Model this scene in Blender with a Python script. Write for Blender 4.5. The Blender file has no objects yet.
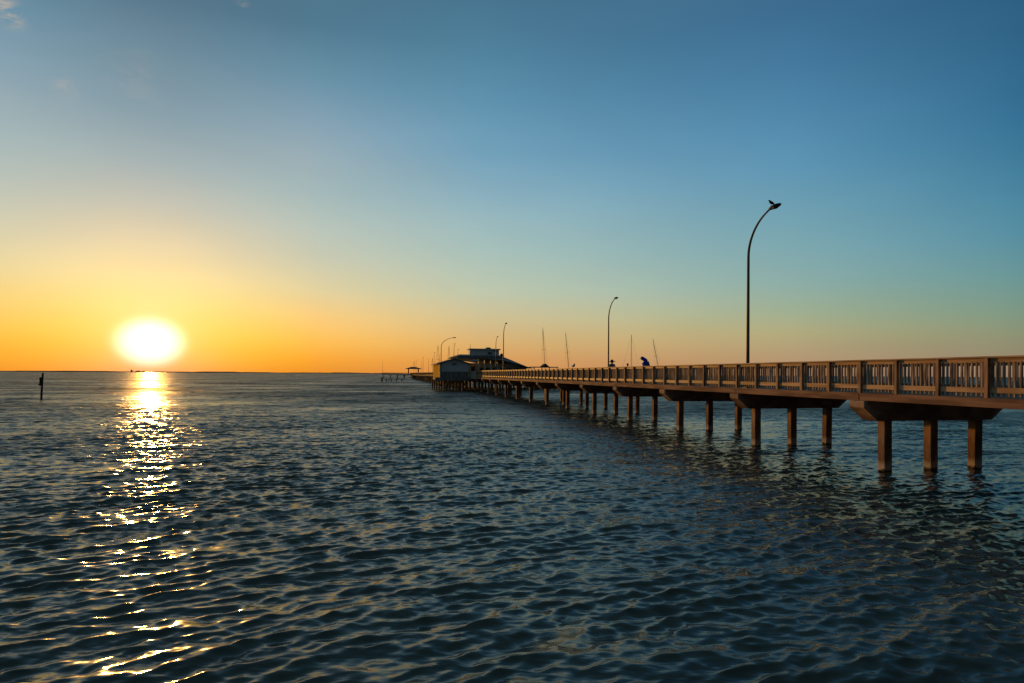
import bpy, bmesh, math, random
import numpy as np
from mathutils import Vector, Matrix
random.seed(7); rng = np.random.default_rng(11)
scene = bpy.context.scene
COL = scene.collection
R = math.radians
F = 600.0                      # focal length in pixels of a 1024 wide picture
CAMZ = 3.15
A = math.atan(127/600)         # pier direction, turned left of the view
CA, SA = math.cos(A), math.sin(A)
B1 = (11.35, 20.07)            # foot of the pier frame: nearest bent in view, seaward edge

def P(u, v, z=0.0):            # pier frame (u along, v across) -> world
    return Vector((B1[0] + v*CA - u*SA, B1[1] + v*SA + u*CA, z))
def hor(x): return 373.4 + .0058*(x-385)
def V(x, u):
    t = (x-512)/F
    return (t*(B1[1]+CA*u) - B1[0] + SA*u)/(CA-SA*t)
def H(x, y, Z): return CAMZ + (hor(x)-y)*Z/F
def X(x, Z): return (x-512)/F*Z

# ------------------------------------------------------------------ materials
def s2l(c):
    return tuple(((k/255)/12.92 if k/255 <= .04045 else ((k/255+.055)/1.055)**2.4) for k in c)
def mat(name, c1, c2=None, rough=.7, scale=(3,3,3), detail=6, bump=.0, metal=0, spec=.3, lo=.35, hi=.65):
    m = bpy.data.materials.new(name); m.use_nodes = True
    nt = m.node_tree; n = nt.nodes; l = nt.links
    b = n['Principled BSDF']; b.inputs['Roughness'].default_value = rough
    b.inputs['Metallic'].default_value = metal; b.inputs['Specular IOR Level'].default_value = spec
    tc = n.new('ShaderNodeTexCoord'); mp = n.new('ShaderNodeMapping'); mp.inputs['Scale'].default_value = scale
    l.new(tc.outputs['Object'], mp.inputs['Vector'])
    nz = n.new('ShaderNodeTexNoise'); nz.inputs['Scale'].default_value = 1; nz.inputs['Detail'].default_value = detail
    l.new(mp.outputs[0], nz.inputs['Vector'])
    cr = n.new('ShaderNodeValToRGB'); cr.color_ramp.elements[0].position = lo; cr.color_ramp.elements[1].position = hi
    cr.color_ramp.elements[0].color = (*c1, 1); cr.color_ramp.elements[1].color = (*(c2 or c1), 1)
    l.new(nz.outputs['Fac'], cr.inputs[0]); l.new(cr.outputs[0], b.inputs['Base Color'])
    if name in ('baluster_wood','post_wood','pile_cap_concrete','pile_concrete'):
        oi = n.new('ShaderNodeObjectInfo'); mr = n.new('ShaderNodeMapRange'); mr.inputs['To Min'].default_value = .72; mr.inputs['To Max'].default_value = 1.18
        l.new(oi.outputs['Random'], mr.inputs['Value']); hs = n.new('ShaderNodeHueSaturation'); l.new(mr.outputs[0], hs.inputs['Value'])
        l.new(cr.outputs[0], hs.inputs['Color']); l.new(hs.outputs[0], b.inputs['Base Color'])
    if bump:
        bp = n.new('ShaderNodeBump'); bp.inputs['Strength'].default_value = bump; bp.inputs['Distance'].default_value = .02
        l.new(nz.outputs['Fac'], bp.inputs['Height']); l.new(bp.outputs[0], b.inputs['Normal'])
    return m
M = {}
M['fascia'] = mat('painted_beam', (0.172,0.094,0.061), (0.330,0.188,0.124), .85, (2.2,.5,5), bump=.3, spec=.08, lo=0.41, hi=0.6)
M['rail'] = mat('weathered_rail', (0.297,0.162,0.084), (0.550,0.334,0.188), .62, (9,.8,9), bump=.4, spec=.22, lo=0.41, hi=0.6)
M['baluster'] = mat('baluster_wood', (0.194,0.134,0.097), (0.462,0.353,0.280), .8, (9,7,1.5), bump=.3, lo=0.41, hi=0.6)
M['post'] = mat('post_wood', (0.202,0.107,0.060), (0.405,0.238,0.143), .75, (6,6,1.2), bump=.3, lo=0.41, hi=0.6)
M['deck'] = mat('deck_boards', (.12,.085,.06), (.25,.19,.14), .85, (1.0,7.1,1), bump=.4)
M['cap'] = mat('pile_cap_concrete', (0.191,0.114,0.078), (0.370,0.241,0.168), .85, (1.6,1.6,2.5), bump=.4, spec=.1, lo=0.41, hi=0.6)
M['galv'] = mat('galvanised_metal', (0.126,0.093,0.066), (0.234,0.180,0.126), .55, (3,3,1), metal=.2)
M['darkmetal'] = mat('dark_metal', (.03,.03,.032), (.06,.058,.055), .7, (5,5,5), spec=.1)
M['siding'] = mat('grey_siding', (0.506,0.565,0.616), (0.675,0.726,0.760), .75, (.5,.5,9), bump=.3)
M['siding_sunlit'] = mat('sun_tinted_siding', (0.792,0.440,0.044), (0.850,0.517,0.066), .95, (.5,.5,9), bump=.2, spec=.0)  # lit version of the siding, low yellow sunlight put into its base colour
M['skirt'] = mat('dark_boarding', (0.146,0.168,0.160), (0.273,0.291,0.273), .85, (6,6,.6), bump=.3)
M['roof'] = mat('roof_shingles', (0.105,0.126,0.137), (0.210,0.231,0.241), .85, (4,4,4), bump=.4)
M['wall'] = mat('olive_wall', (0.562,0.530,0.390), (0.718,0.671,0.515), .8, (2,2,2), bump=.2)
M['trim'] = mat('white_trim', (0.682,0.638,0.550), (0.825,0.770,0.682), .6, (3,3,3))
M['glass'] = mat('window_glass', (.015,.018,.022), (.03,.035,.04), .12, (1,1,1), spec=.6)
M['timber'] = mat('old_timber', (.10,.065,.04), (.22,.15,.10), .85, (5,5,1), bump=.4)
M['darkwood'] = mat('dark_wood', (.02,.016,.013), (.05,.04,.03), .85, (6,6,1))
M['hull'] = mat('white_hull', (.55,.55,.53), (.70,.69,.66), .35, (1,1,1))
M['bluehull'] = mat('blue_hull', (.03,.07,.16), (.05,.1,.2), .35, (1,1,1))
M['mast'] = mat('mast_metal', (.28,.27,.25), (.40,.38,.35), .8, (1,1,1), spec=.1)
M['skin'] = mat('skin', (.42,.24,.16), (.50,.29,.20), .6, (9,9,9))
M['blue'] = mat('blue_cloth', (0.014,0.034,0.338), (0.020,0.059,0.541), .8, (9,9,9), bump=.3)
M['teal'] = mat('teal_cloth', (0.022,0.110,0.154), (0.044,0.198,0.242), .85, (9,9,9), bump=.3)
M['black'] = mat('black_cloth', (.012,.012,.013), (.03,.028,.028), .85, (9,9,9), bump=.3)
M['jeans'] = mat('denim', (.03,.04,.08), (.05,.065,.12), .85, (9,9,9), bump=.3)
M['hair'] = mat('hair', (.03,.018,.012), (.06,.035,.02), .7, (30,30,9))
M['redcl'] = mat('maroon_cloth', (.10,.02,.02), (.15,.03,.03), .85, (9,9,9))
M['feather'] = mat('dark_feathers', (.008,.009,.011), (.03,.03,.035), .7, (20,20,20))
M['wfeather'] = mat('pale_feathers', (.55,.53,.50), (.72,.70,.66), .8, (20,20,20))
M['beak'] = mat('beak', (.4,.25,.04), (.45,.28,.05), .5)
M['far'] = mat('far_shore_trees', (.05,.045,.035), (.09,.07,.05), .95, (.01,.01,.01))
M['lens'] = mat('lamp_lens', (.04,.04,.04), (.07,.07,.065), .35, (5,5,5))

# wet, paler salt band near the waterline on piles
def pile_mat():
    m = mat('pile_concrete', (0.193,0.108,0.060), (0.399,0.229,0.133), .85, (4,4,1.4), bump=.5, spec=.1, lo=.4, hi=.6)
    nt = m.node_tree; n = nt.nodes; l = nt.links
    b = n['Principled BSDF']; cr = [k for k in n if k.type == 'VALTORGB'][0]
    g = n.new('ShaderNodeNewGeometry'); sx = n.new('ShaderNodeSeparateXYZ'); l.new(g.outputs['Position'], sx.inputs[0])
    nz = n.new('ShaderNodeTexNoise'); nz.inputs['Scale'].default_value = 5; l.new(g.outputs['Position'], nz.inputs['Vector'])
    ad = n.new('ShaderNodeMath'); ad.operation = 'MULTIPLY_ADD'; ad.inputs[1].default_value = .25
    l.new(nz.outputs['Fac'], ad.inputs[0]); l.new(sx.outputs['Z'], ad.inputs[2])
    r = n.new('ShaderNodeValToRGB'); e = r.color_ramp.elements
    e[0].position = .12; e[0].color = (.25,.22,.2,1)
    e[1].position = .50; e[1].color = (0,0,0,1)
    k = e.new(.20); k.color = (.85,.85,.85,1); k = e.new(.34); k.color = (.7,.7,.7,1)
    l.new(ad.outputs[0], r.inputs[0])
    mx = n.new('ShaderNodeMixRGB'); mx.inputs[2].default_value = (.55,.42,.30,1)
    l.new(r.outputs[0], mx.inputs[0]); l.new(b.inputs['Base Color'].links[0].from_socket, mx.inputs[1]); r2 = n.new('ShaderNodeValToRGB'); e2 = r2.color_ramp.elements; e2[0].position = .17; e2[0].color = (.16,.17,.13,1); e2[1].position = .22; e2[1].color = (1,1,1,1); l.new(ad.outputs[0], r2.inputs[0])
    m2 = n.new('ShaderNodeMixRGB'); m2.blend_type = 'MULTIPLY'; m2.inputs[0].default_value = 1; l.new(mx.outputs[0], m2.inputs[1]); l.new(r2.outputs[0], m2.inputs[2]); l.new(m2.outputs[0], b.inputs['Base Color'])
    return m
M['pile'] = pile_mat()

# ------------------------------------------------------------------ builders
class MB:
    def __init__(s): s.v = []; s.f = []
    def add(s, vs, fs):
        o = len(s.v); s.v += [tuple(p) for p in vs]; s.f += [tuple(i+o for i in f) for f in fs]; return s
    def box(s, x0, x1, y0, y1, z0, z1):
        vs = [(x0,y0,z0),(x1,y0,z0),(x1,y1,z0),(x0,y1,z0),(x0,y0,z1),(x1,y0,z1),(x1,y1,z1),(x0,y1,z1)]
        return s.add(vs, [(0,3,2,1),(4,5,6,7),(0,1,5,4),(1,2,6,5),(2,3,7,6),(3,0,4,7)])
    def prism(s, poly, axis, a, b):       # poly of 2D points extruded along axis from a to b
        n = len(poly)
        def q(p, t): return {'x': (t,p[0],p[1]), 'y': (p[0],t,p[1]), 'z': (p[0],p[1],t)}[axis]
        vs = [q(p,a) for p in poly]+[q(p,b) for p in poly]
        return s.add(vs, [tuple(range(n))[::-1], tuple(range(n,2*n))]+[(i,(i+1)%n,(i+1)%n+n,i+n) for i in range(n)])
    def tube(s, pts, rad, n=8):
        pts = [Vector(p) for p in pts]; m = len(pts)
        if not hasattr(rad, '__len__'): rad = [rad]*m
        rings = []
        up = Vector((0,0,1))
        for i, p in enumerate(pts):
            t = (pts[min(i+1,m-1)]-pts[max(i-1,0)]).normalized()
            a = t.cross(Vector((.9,.1,.0)) if abs(t.z) > .8 else up).normalized(); b = t.cross(a)
            rings.append([p+(a*math.cos(2*math.pi*k/n)+b*math.sin(2*math.pi*k/n))*rad[i] for k in range(n)])
        # keep ring phase continuous
        vs = [q for r in rings for q in r]; fs = []
        for i in range(m-1):
            base = rings[i]; nx = rings[i+1]
            off = min(range(n), key=lambda k: (nx[k]-base[0]).length - 0)
            for k in range(n):
                fs.append((i*n+k, i*n+(k+1)%n, (i+1)*n+(k+1+off)%n, (i+1)*n+(k+off)%n))
        fs += [tuple(range(n))[::-1], tuple(range((m-1)*n, m*n))]
        return s.add(vs, fs)
    def ball(s, c, r, n=10, m=7):
        if not hasattr(r,'__len__'): r = (r,r,r)
        vs = [(c[0],c[1],c[2]-r[2])]
        for j in range(1,m):
            t = math.pi*j/m - math.pi/2
            for k in range(n):
                a = 2*math.pi*k/n
                vs.append((c[0]+r[0]*math.cos(t)*math.cos(a), c[1]+r[1]*math.cos(t)*math.sin(a), c[2]+r[2]*math.sin(t)))
        vs.append((c[0],c[1],c[2]+r[2])); fs = []
        for k in range(n): fs.append((0,1+(k+1)%n,1+k))
        for j in range(m-2):
            for k in range(n):
                a = 1+j*n; fs.append((a+k,a+(k+1)%n,a+n+(k+1)%n,a+n+k))
        a = 1+(m-2)*n
        for k in range(n): fs.append((a+k,a+(k+1)%n,len(vs)-1))
        return s.add(vs, fs)
def obj(name, mb, m, parent=None, smooth=False, bevel=0):
    me = bpy.data.meshes.new(name); me.from_pydata(mb.v, [], mb.f); me.update()
    me.materials.append(m)
    if smooth: me.shade_smooth()
    o = bpy.data.objects.new(name, me); COL.objects.link(o); o.parent = parent
    if bevel:
        b = o.modifiers.new('bevel','BEVEL'); b.width = bevel; b.segments = 1; b.limit_method = 'ANGLE'
    return o
def tag(o, label, cat, group=None):
    o['label'] = label; o['category'] = cat
    if group: o['group'] = group
    return o
def thing(name, label, cat, loc=(0,0,0), rz=0, group=None):
    o = bpy.data.objects.new(name, None); COL.objects.link(o); o.location = loc; o.rotation_euler = (0,0,rz)
    return tag(o, label, cat, group)
def copy_tree(o, parent=None):
    c = o.copy(); COL.objects.link(c); c.parent = parent
    for ch in list(o.children): copy_tree(ch, c)
    return c

# ------------------------------------------------------------------ camera
cam = bpy.data.cameras.new('camera'); co = bpy.data.objects.new('camera', cam); COL.objects.link(co)
cam.sensor_width = 36; cam.lens = F/1024*36; cam.shift_y = (hor(512)-341.5)/1024
cam.clip_start = .1; cam.clip_end = 60000
co.location = (0,0,CAMZ); co.rotation_euler = (R(90), 0, 0)
co.rotation_euler = (Matrix.Rotation(R(90),3,'X') @ Matrix.Rotation(R(.33),3,'Z')).to_euler()
scene.camera = co

# ------------------------------------------------------------------ sun and sky
sd = Vector((-362, 600, 30)).normalized()
sun_el = math.asin(sd.z); sun_az = math.atan2(sd.x, sd.y)      # clockwise from +Y
sl = bpy.data.lights.new('sun','SUN'); sl.energy = 2.2; sl.angle = R(.6); sl.color = (1,.47,.10)
so = bpy.data.objects.new('sun', sl); COL.objects.link(so)
so.rotation_euler = sd.to_track_quat('Z','Y').to_euler(); so.location = (-30,50,20)

w = bpy.data.worlds.new('World'); scene.world = w; w.use_nodes = True
nt = w.node_tree; n = nt.nodes; l = nt.links; n.clear()
def val(x): return x
def math_(op, a, b=None, c=None, clamp=False):
    q = n.new('ShaderNodeMath'); q.operation = op; q.use_clamp = clamp
    for i, k in enumerate((a,b,c)):
        if k is None: continue
        if isinstance(k,(int,float)): q.inputs[i].default_value = k
        else: l.new(k, q.inputs[i])
    return q.outputs[0]
def vmath(op, a, b):
    q = n.new('ShaderNodeVectorMath'); q.operation = op
    for i,k in enumerate((a,b)):
        if isinstance(k,(tuple,Vector)): q.inputs[i].default_value = k
        else: l.new(k, q.inputs[i])
    return q
def mixc(f, a, b, mode='MIX'):
    q = n.new('ShaderNodeMixRGB'); q.blend_type = mode
    for i,k in enumerate((f,a,b)):
        if isinstance(k,(int,float)): q.inputs[i].default_value = k
        elif isinstance(k,tuple): q.inputs[i].default_value = (*k,1)
        else: l.new(k, q.inputs[i])
    return q.outputs[0]
tc = n.new('ShaderNodeTexCoord'); D = vmath('NORMALIZE', tc.outputs['Generated'], (0,0,0)).outputs[0]
sx = n.new('ShaderNodeSeparateXYZ'); l.new(D, sx.inputs[0])
el = math_('MULTIPLY', math_('ARCSINE', math_('ABSOLUTE', sx.outputs['Z'])), 180/math.pi)     # degrees
elf = math_('DIVIDE', el, 90)
hx = n.new('ShaderNodeCombineXYZ'); l.new(sx.outputs['X'], hx.inputs[0]); l.new(sx.outputs['Y'], hx.inputs[1])
hd = vmath('NORMALIZE', hx.outputs[0], (0,0,0)).outputs[0]
sh = Vector((sd.x, sd.y, 0)).normalized()
phi = math_('MULTIPLY', math_('ARCCOSINE', math_('MINIMUM', vmath('DOT_PRODUCT', hd, tuple(sh)).outputs['Value'], .99999)), 180/math.pi)
gam = math_('MULTIPLY', math_('ARCCOSINE', math_('MINIMUM', vmath('DOT_PRODUCT', D, tuple(sd)).outputs['Value'], .999999)), 180/math.pi)
def ramp(stops, fac, top=90):
    q = n.new('ShaderNodeValToRGB'); e = q.color_ramp.elements
    e[0].position = stops[0][0]/top; e[0].color = (*s2l(stops[0][1]),1)
    e[1].position = stops[-1][0]/top; e[1].color = (*s2l(stops[-1][1]),1)
    for d, c in stops[1:-1]:
        k = e.new(d/top); k.color = (*s2l(c),1)
    l.new(fac, q.inputs[0]); return q.outputs[0]
TOP = [(42,(70,102,114)),(60,(74,98,104)),(90,(70,90,92))]
S = [(0,(255,160,0)),(1,(255,186,0)),(2.2,(255,206,25)),(3.65,(255,222,70)),(5.3,(255,228,112)),(7.8,(254,226,150)),(10.3,(236,216,170)),(13.5,(198,197,180)),(16.7,(166,181,182)),(20.4,(136,162,174)),(25,(108,140,158)),(28.5,(86,120,142))]+TOP
S2= [(0,(238,148,40)),(1.2,(250,168,48)),(3,(254,192,84)),(5.3,(250,207,128)),(7.5,(229,213,162)),(10.2,(206,207,181)),(12.8,(188,200,189)),(15.8,(168,190,190)),(18.7,(156,178,186)),(21.8,(134,164,182)),(25,(106,148,170)),(29,(80,123,147))]+TOP
Mm= [(0,(218,146,84)),(1.2,(222,158,90)),(2.7,(224,178,112)),(5.1,(214,196,148)),(7.9,(192,202,176)),(11.6,(170,196,190)),(16.3,(142,180,194)),(20,(116,164,190)),(24.5,(96,149,178)),(28,(82,134,162)),(32,(72,118,146))]+TOP
A1= [(0,(184,142,110)),(2,(182,158,120)),(3.8,(180,174,130)),(5.5,(164,180,150)),(8,(144,178,172)),(11,(128,172,180)),(13.9,(114,164,182)),(17.5,(96,153,184)),(21,(84,142,178)),(25,(70,126,164)),(29,(60,110,148))]+TOP
Aa= [(0,(158,130,112)),(1.6,(150,140,114)),(3.2,(142,150,120)),(4.7,(126,155,135)),(7.4,(106,154,156)),(10.2,(86,145,166)),(13.5,(68,132,162)),(18.1,(50,114,152)),(22,(46,104,142)),(27,(42,94,130))]+TOP
B = [(0,(62,58,62)),(4,(66,64,70)),(9,(60,66,74)),(20,(52,66,76)),(40,(56,72,80)),(90,(70,90,92))]
cS, cS2, cM, cA1, cA, cB = (ramp(k, elf) for k in (S,S2,Mm,A1,Aa,B))
def ss(x, a, b):
    q = n.new('ShaderNodeMapRange'); q.interpolation_type = 'LINEAR'
    q.inputs['From Min'].default_value = a; q.inputs['From Max'].default_value = b; l.new(x, q.inputs['Value']); return q.outputs[0]
c = mixc(ss(phi,2,13), cS, cS2)
c = mixc(ss(phi,12,28), c, cM)
c = mixc(ss(phi,28,56), c, cA1)
c = mixc(ss(phi,56,72), c, cA)
c = mixc(ss(phi,70,112), c, cB)
# glow round the sun: a bright core with a soft shoulder, then a wide faint aureole
gsq = math_('SQRT', math_('ADD', math_('POWER', gam, 2), math_('MULTIPLY', math_('POWER', math_('SUBTRACT', el, sun_el*180/math.pi), 2), .65)))
g1 = math_('EXPONENT', math_('MULTIPLY', math_('POWER', math_('DIVIDE', gsq, 2.30), 4.5), -1))
g2 = math_('EXPONENT', math_('MULTIPLY', math_('DIVIDE', gam, 3.2), -1))
c = mixc(1, c, mixc(1, (1.2,.95,.9), g1, 'MULTIPLY'), 'ADD')
c = mixc(1, c, mixc(1, (.15,.20,.36), g2, 'MULTIPLY'), 'ADD')
# thin wisps of cloud high on the left
def pdir(x, y): return Vector((x-512, F, hor(x)-y)).normalized()
mp = n.new('ShaderNodeMapping'); mp.inputs['Scale'].default_value = (14,14,40); mp.inputs['Rotation'].default_value = (0,R(35),0)
l.new(D, mp.inputs[0])
nz = n.new('ShaderNodeTexNoise'); nz.inputs['Scale'].default_value = 1.6; nz.inputs['Detail'].default_value = 9; nz.inputs['Roughness'].default_value = .65
nz.inputs['Distortion'].default_value = .6; l.new(mp.outputs[0], nz.inputs['Vector'])
wis = math_('MULTIPLY', math_('SUBTRACT', nz.outputs['Fac'], .42), 3.0, clamp=True)
def blob(x, y, wdt, s):
    dv = vmath('SUBTRACT', D, tuple(pdir(x,y))).outputs[0]
    ln = n.new('ShaderNodeVectorMath'); ln.operation = 'LENGTH'; l.new(dv, ln.inputs[0])
    return math_('MULTIPLY', math_('EXPONENT', math_('MULTIPLY', math_('POWER', math_('DIVIDE', ln.outputs['Value'], wdt), 2), -1)), s)
msk = blob(4,10,.012,1.3)
for a in ((14,19,.009,.8),(66,89,.012,.35),(135,78,.03,.18),(241,3,.006,.5),(60,84,.006,.2)): msk = math_('ADD', msk, blob(*a))
c = mixc(math_('MULTIPLY', msk, wis, clamp=True), c, s2l((215,190,160)))
# broad, barely visible veils
mp2 = n.new('ShaderNodeMapping'); mp2.inputs['Scale'].default_value = (2.5,2.5,9); mp2.inputs['Rotation'].default_value = (0,R(-14),0); l.new(D, mp2.inputs[0])
nz2 = n.new('ShaderNodeTexNoise'); nz2.inputs['Scale'].default_value = 1.2; nz2.inputs['Detail'].default_value = 5; l.new(mp2.outputs[0], nz2.inputs['Vector'])
veil = math_('MULTIPLY_ADD', nz2.outputs['Fac'], .16, .92)
c = mixc(1, c, veil, 'MULTIPLY')
bg = n.new('ShaderNodeBackground'); l.new(c, bg.inputs[0]); bg.inputs[1].default_value = 1.0
sky = n.new('ShaderNodeTexSky'); sky.sky_type = 'NISHITA'; sky.sun_disc = False
sky.sun_elevation = sun_el; sky.sun_rotation = sun_az; sky.air_density = 1.2; sky.dust_density = 1.5
bg2 = n.new('ShaderNodeBackground'); l.new(sky.outputs[0], bg2.inputs[0]); bg2.inputs[1].default_value = .08
mxs = n.new('ShaderNodeMixShader'); mxs.inputs[0].default_value = .06
l.new(bg.outputs[0], mxs.inputs[1]); l.new(bg2.outputs[0], mxs.inputs[2])
wo = n.new('ShaderNodeOutputWorld'); l.new(mxs.outputs[0], wo.inputs[0])

# ------------------------------------------------------------------ water
def make_water():
    th = list(np.arange(-56, 56.01, .105)) + list(np.arange(59, 303, 3.5))
    th = np.radians(np.array(th)); nT = len(th)
    r = np.concatenate([np.exp(np.linspace(math.log(3.2), math.log(900), 1650)), np.exp(np.linspace(math.log(910), math.log(26000), 60))])
    nR = len(r)
    dth = np.diff(np.append(th, th[0]+2*math.pi))
    Rr, Tt = np.meshgrid(r, th, indexing='ij')
    X0 = (Rr*np.sin(Tt)).astype(np.float32); Y0 = (Rr*np.cos(Tt)).astype(np.float32)
    drr = np.gradient(r)
    cell = np.maximum(drr[:,None]*.45, Rr*dth[None,:]).astype(np.float32)
    VAR = np.zeros_like(X0); Z = np.zeros_like(X0); DX = np.zeros_like(X0); DY = np.zeros_like(X0)
    # patches of stronger and weaker chop
    gust = 1 + .22*np.sin(X0*.11+Y0*.07+1.3)*np.sin(Y0*.045-X0*.03+.4) + .15*np.sin(X0*.31-Y0*.19+.7)
    N = 230
    lam = np.exp(np.linspace(math.log(.13), math.log(7.0), N)) * np.exp(rng.normal(0,.03,N))
    main = R(121)                                    # direction the chop runs
    for i, L in enumerate(lam):
        k = 2*math.pi/L
        spread = 22 if L < .45 else (15 if L < 1.9 else 12)
        a = main + R(rng.normal(0, spread))
        if L < 1.2 and i % 6 == 0: a = R(70) + R(rng.normal(0,22))
        # slope contribution per component
        s = WSLOPE*math.exp(-((math.log(L)-math.log(.42))/1.2)**2)*(0.7+.6*rng.random())
        if L < .5: s *= 1.45
        if .6 < L < 1.5: s *= .66
        if L > 1.9: s *= 1.85
        if L > 3.6: s *= 1.45
        amp = s/k
        ph = rng.random()*6.283
        fil = np.clip((L/cell-2.2)/2.6, 0, 1)
        VAR += .5*s*s*(1-fil)**1
        if fil.max() <= 0: continue
        arg = k*(X0*math.cos(a)+Y0*math.sin(a))+ph
        ca, sa = np.cos(arg), np.sin(arg)
        q = amp*fil*gust
        Z += q*ca
        DX -= .85*q*sa*math.cos(a); DY -= .85*q*sa*math.sin(a)
    gain = (np.sqrt(3.6*VAR + .0075)*gust).astype(np.float32)
    co_ = np.empty((nR*nT+1,3), np.float32)
    co_[:-1,0] = (X0+DX).ravel(); co_[:-1,1] = (Y0+DY).ravel(); co_[:-1,2] = Z.ravel(); co_[-1] = (0,0,0)
    i, j = np.meshgrid(np.arange(nR-1), np.arange(nT), indexing='ij')
    j2 = (j+1) % nT
    quads = np.stack([i*nT+j, (i+1)*nT+j, (i+1)*nT+j2, i*nT+j2], -1).reshape(-1,4)[:, ::-1]
    jj = np.arange(nT); tris = np.stack([np.full(nT, nR*nT), (jj+1)%nT, jj], -1)
    me = bpy.data.meshes.new('water')
    me.vertices.add(len(co_)); me.vertices.foreach_set('co', co_.ravel())
    nq, ntri = len(quads), len(tris)
    me.loops.add(nq*4+ntri*3); me.loops.foreach_set('vertex_index', np.concatenate([quads.ravel(), tris.ravel()]).astype(np.int32))
    me.polygons.add(nq+ntri)
    me.polygons.foreach_set('loop_start', np.concatenate([np.arange(nq)*4, nq*4+np.arange(ntri)*3]).astype(np.int32))
    at = me.attributes.new('ripple','FLOAT','POINT'); at.data.foreach_set('value', np.append(gain.ravel(), gain[0,0]).astype(np.float32))
    me.update(calc_edges=True); me.validate(); me.shade_smooth()
    # make sure it faces up
    if me.polygons[0].normal.z < 0: me.flip_normals()
    o = bpy.data.objects.new('water', me); COL.objects.link(o); o['kind'] = 'structure'
    m = bpy.data.materials.new('bay_water'); m.use_nodes = True
    nt = m.node_tree; n = nt.nodes; l = nt.links; b = n['Principled BSDF']
    b.inputs['Base Color'].default_value = (.050,.068,.064,1); b.inputs['Roughness'].default_value = .15
    b.inputs['IOR'].default_value = 1.333; b.inputs['Specular IOR Level'].default_value = .5
    tc = n.new('ShaderNodeTexCoord')
    # ripples finer than the mesh: a random slope field in world space, as strong as the waves the mesh cannot hold
    geo = n.new('ShaderNodeNewGeometry'); acc = None
    for sc, rot, wt, det in RIP:
        mp = n.new('ShaderNodeMapping'); mp.inputs['Scale'].default_value = sc; mp.inputs['Rotation'].default_value = (0,0,R(-rot))
        l.new(tc.outputs['Object'], mp.inputs[0])
        nz = n.new('ShaderNodeTexNoise'); nz.inputs['Scale'].default_value = 1; nz.inputs['Detail'].default_value = det; nz.inputs['Roughness'].default_value = .6
        nz.inputs['Distortion'].default_value = .4; l.new(mp.outputs[0], nz.inputs['Vector'])
        v1 = n.new('ShaderNodeVectorMath'); v1.operation = 'SUBTRACT'; v1.inputs[1].default_value = (.5,.5,.5); l.new(nz.outputs['Color'], v1.inputs[0])
        v2 = n.new('ShaderNodeVectorMath'); v2.operation = 'MULTIPLY'; v2.inputs[1].default_value = (wt*.75,wt,0); l.new(v1.outputs[0], v2.inputs[0])
        if acc is None: acc = v2.outputs[0]
        else:
            v3 = n.new('ShaderNodeVectorMath'); v3.operation = 'ADD'; l.new(acc, v3.inputs[0]); l.new(v2.outputs[0], v3.inputs[1]); acc = v3.outputs[0]
    # wind patches: the chop is stronger in some streaks of the bay than in others
    mp = n.new('ShaderNodeMapping'); mp.inputs['Scale'].default_value = (.018,.05,1); mp.inputs['Rotation'].default_value = (0,0,R(-24)); l.new(tc.outputs['Object'], mp.inputs[0])
    nz = n.new('ShaderNodeTexNoise'); nz.inputs['Scale'].default_value = 1; nz.inputs['Detail'].default_value = 6; nz.inputs['Roughness'].default_value = .75; l.new(mp.outputs[0], nz.inputs['Vector'])
    mr = n.new('ShaderNodeMapRange'); mr.inputs['From Min'].default_value = .3; mr.inputs['From Max'].default_value = .7
    mr.inputs['To Min'].default_value = .35; mr.inputs['To Max'].default_value = 1.9; l.new(nz.outputs['Fac'], mr.inputs['Value'])
    an = n.new('ShaderNodeAttribute'); an.attribute_name = 'ripple'
    ml = n.new('ShaderNodeMath'); ml.operation = 'MULTIPLY'; l.new(an.outputs['Fac'], ml.inputs[0]); l.new(mr.outputs[0], ml.inputs[1])
    ro = n.new('ShaderNodeMath'); ro.operation = 'MULTIPLY_ADD'; ro.inputs[1].default_value = .75; ro.inputs[2].default_value = .085; l.new(ml.outputs[0], ro.inputs[0]); l.new(ro.outputs[0], b.inputs['Roughness'])
    sc_ = n.new('ShaderNodeVectorMath'); sc_.operation = 'SCALE'; l.new(acc, sc_.inputs[0]); l.new(ml.outputs[0], sc_.inputs['Scale'])
    ad = n.new('ShaderNodeVectorMath'); ad.operation = 'ADD'; l.new(geo.outputs['Normal'], ad.inputs[0]); l.new(sc_.outputs[0], ad.inputs[1])
    nm = n.new('ShaderNodeVectorMath'); nm.operation = 'NORMALIZE'; l.new(ad.outputs[0], nm.inputs[0])
    l.new(nm.outputs[0], b.inputs['Normal'])
    me.materials.append(m)
RIP = (((.06,.24,1), 22, 4.0, 4), ((.35,1.3,1), 24, 5.5, 3), ((1.3,6,1), 27, 8.0, 3), ((5,14,1), 34, 4.0, 1.5))
WSLOPE = .0255
make_water()

# seabed under the water, far shore on the horizon
sb = MB(); sb.add([(-30000,-30000,-4),(30000,-30000,-4),(30000,30000,-4),(-30000,30000,-4)], [(0,1,2,3)])
o = obj('seabed', sb, mat('mud', (.03,.03,.025), (.05,.045,.035), .9)); o['kind'] = 'structure'
fs = MB(); pts = []
Ys = 9000
NN = 240
for i in range(NN+1):
    x = -9500 + i*(9500+1200)/NN
    h = (8 + 3*math.sin(i*.13) + 4*math.sin(i*.41+1) + random.uniform(-2.5,2.5))*max(.15, min(1,(1200-x)/4500))
    pts.append((x, max(2,h)))
for i in range(NN):
    (xa,ha),(xb,hb) = pts[i], pts[i+1]
    fs.add([(xa,Ys,-1),(xb,Ys,-1),(xb,Ys,hb),(xa,Ys,ha),(xa,Ys+900,-1),(xb,Ys+900,-1),(xb,Ys+900,hb*1.1),(xa,Ys+900,ha*1.1)],
           [(0,1,2,3),(3,2,6,7),(5,4,7,6)])
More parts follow.
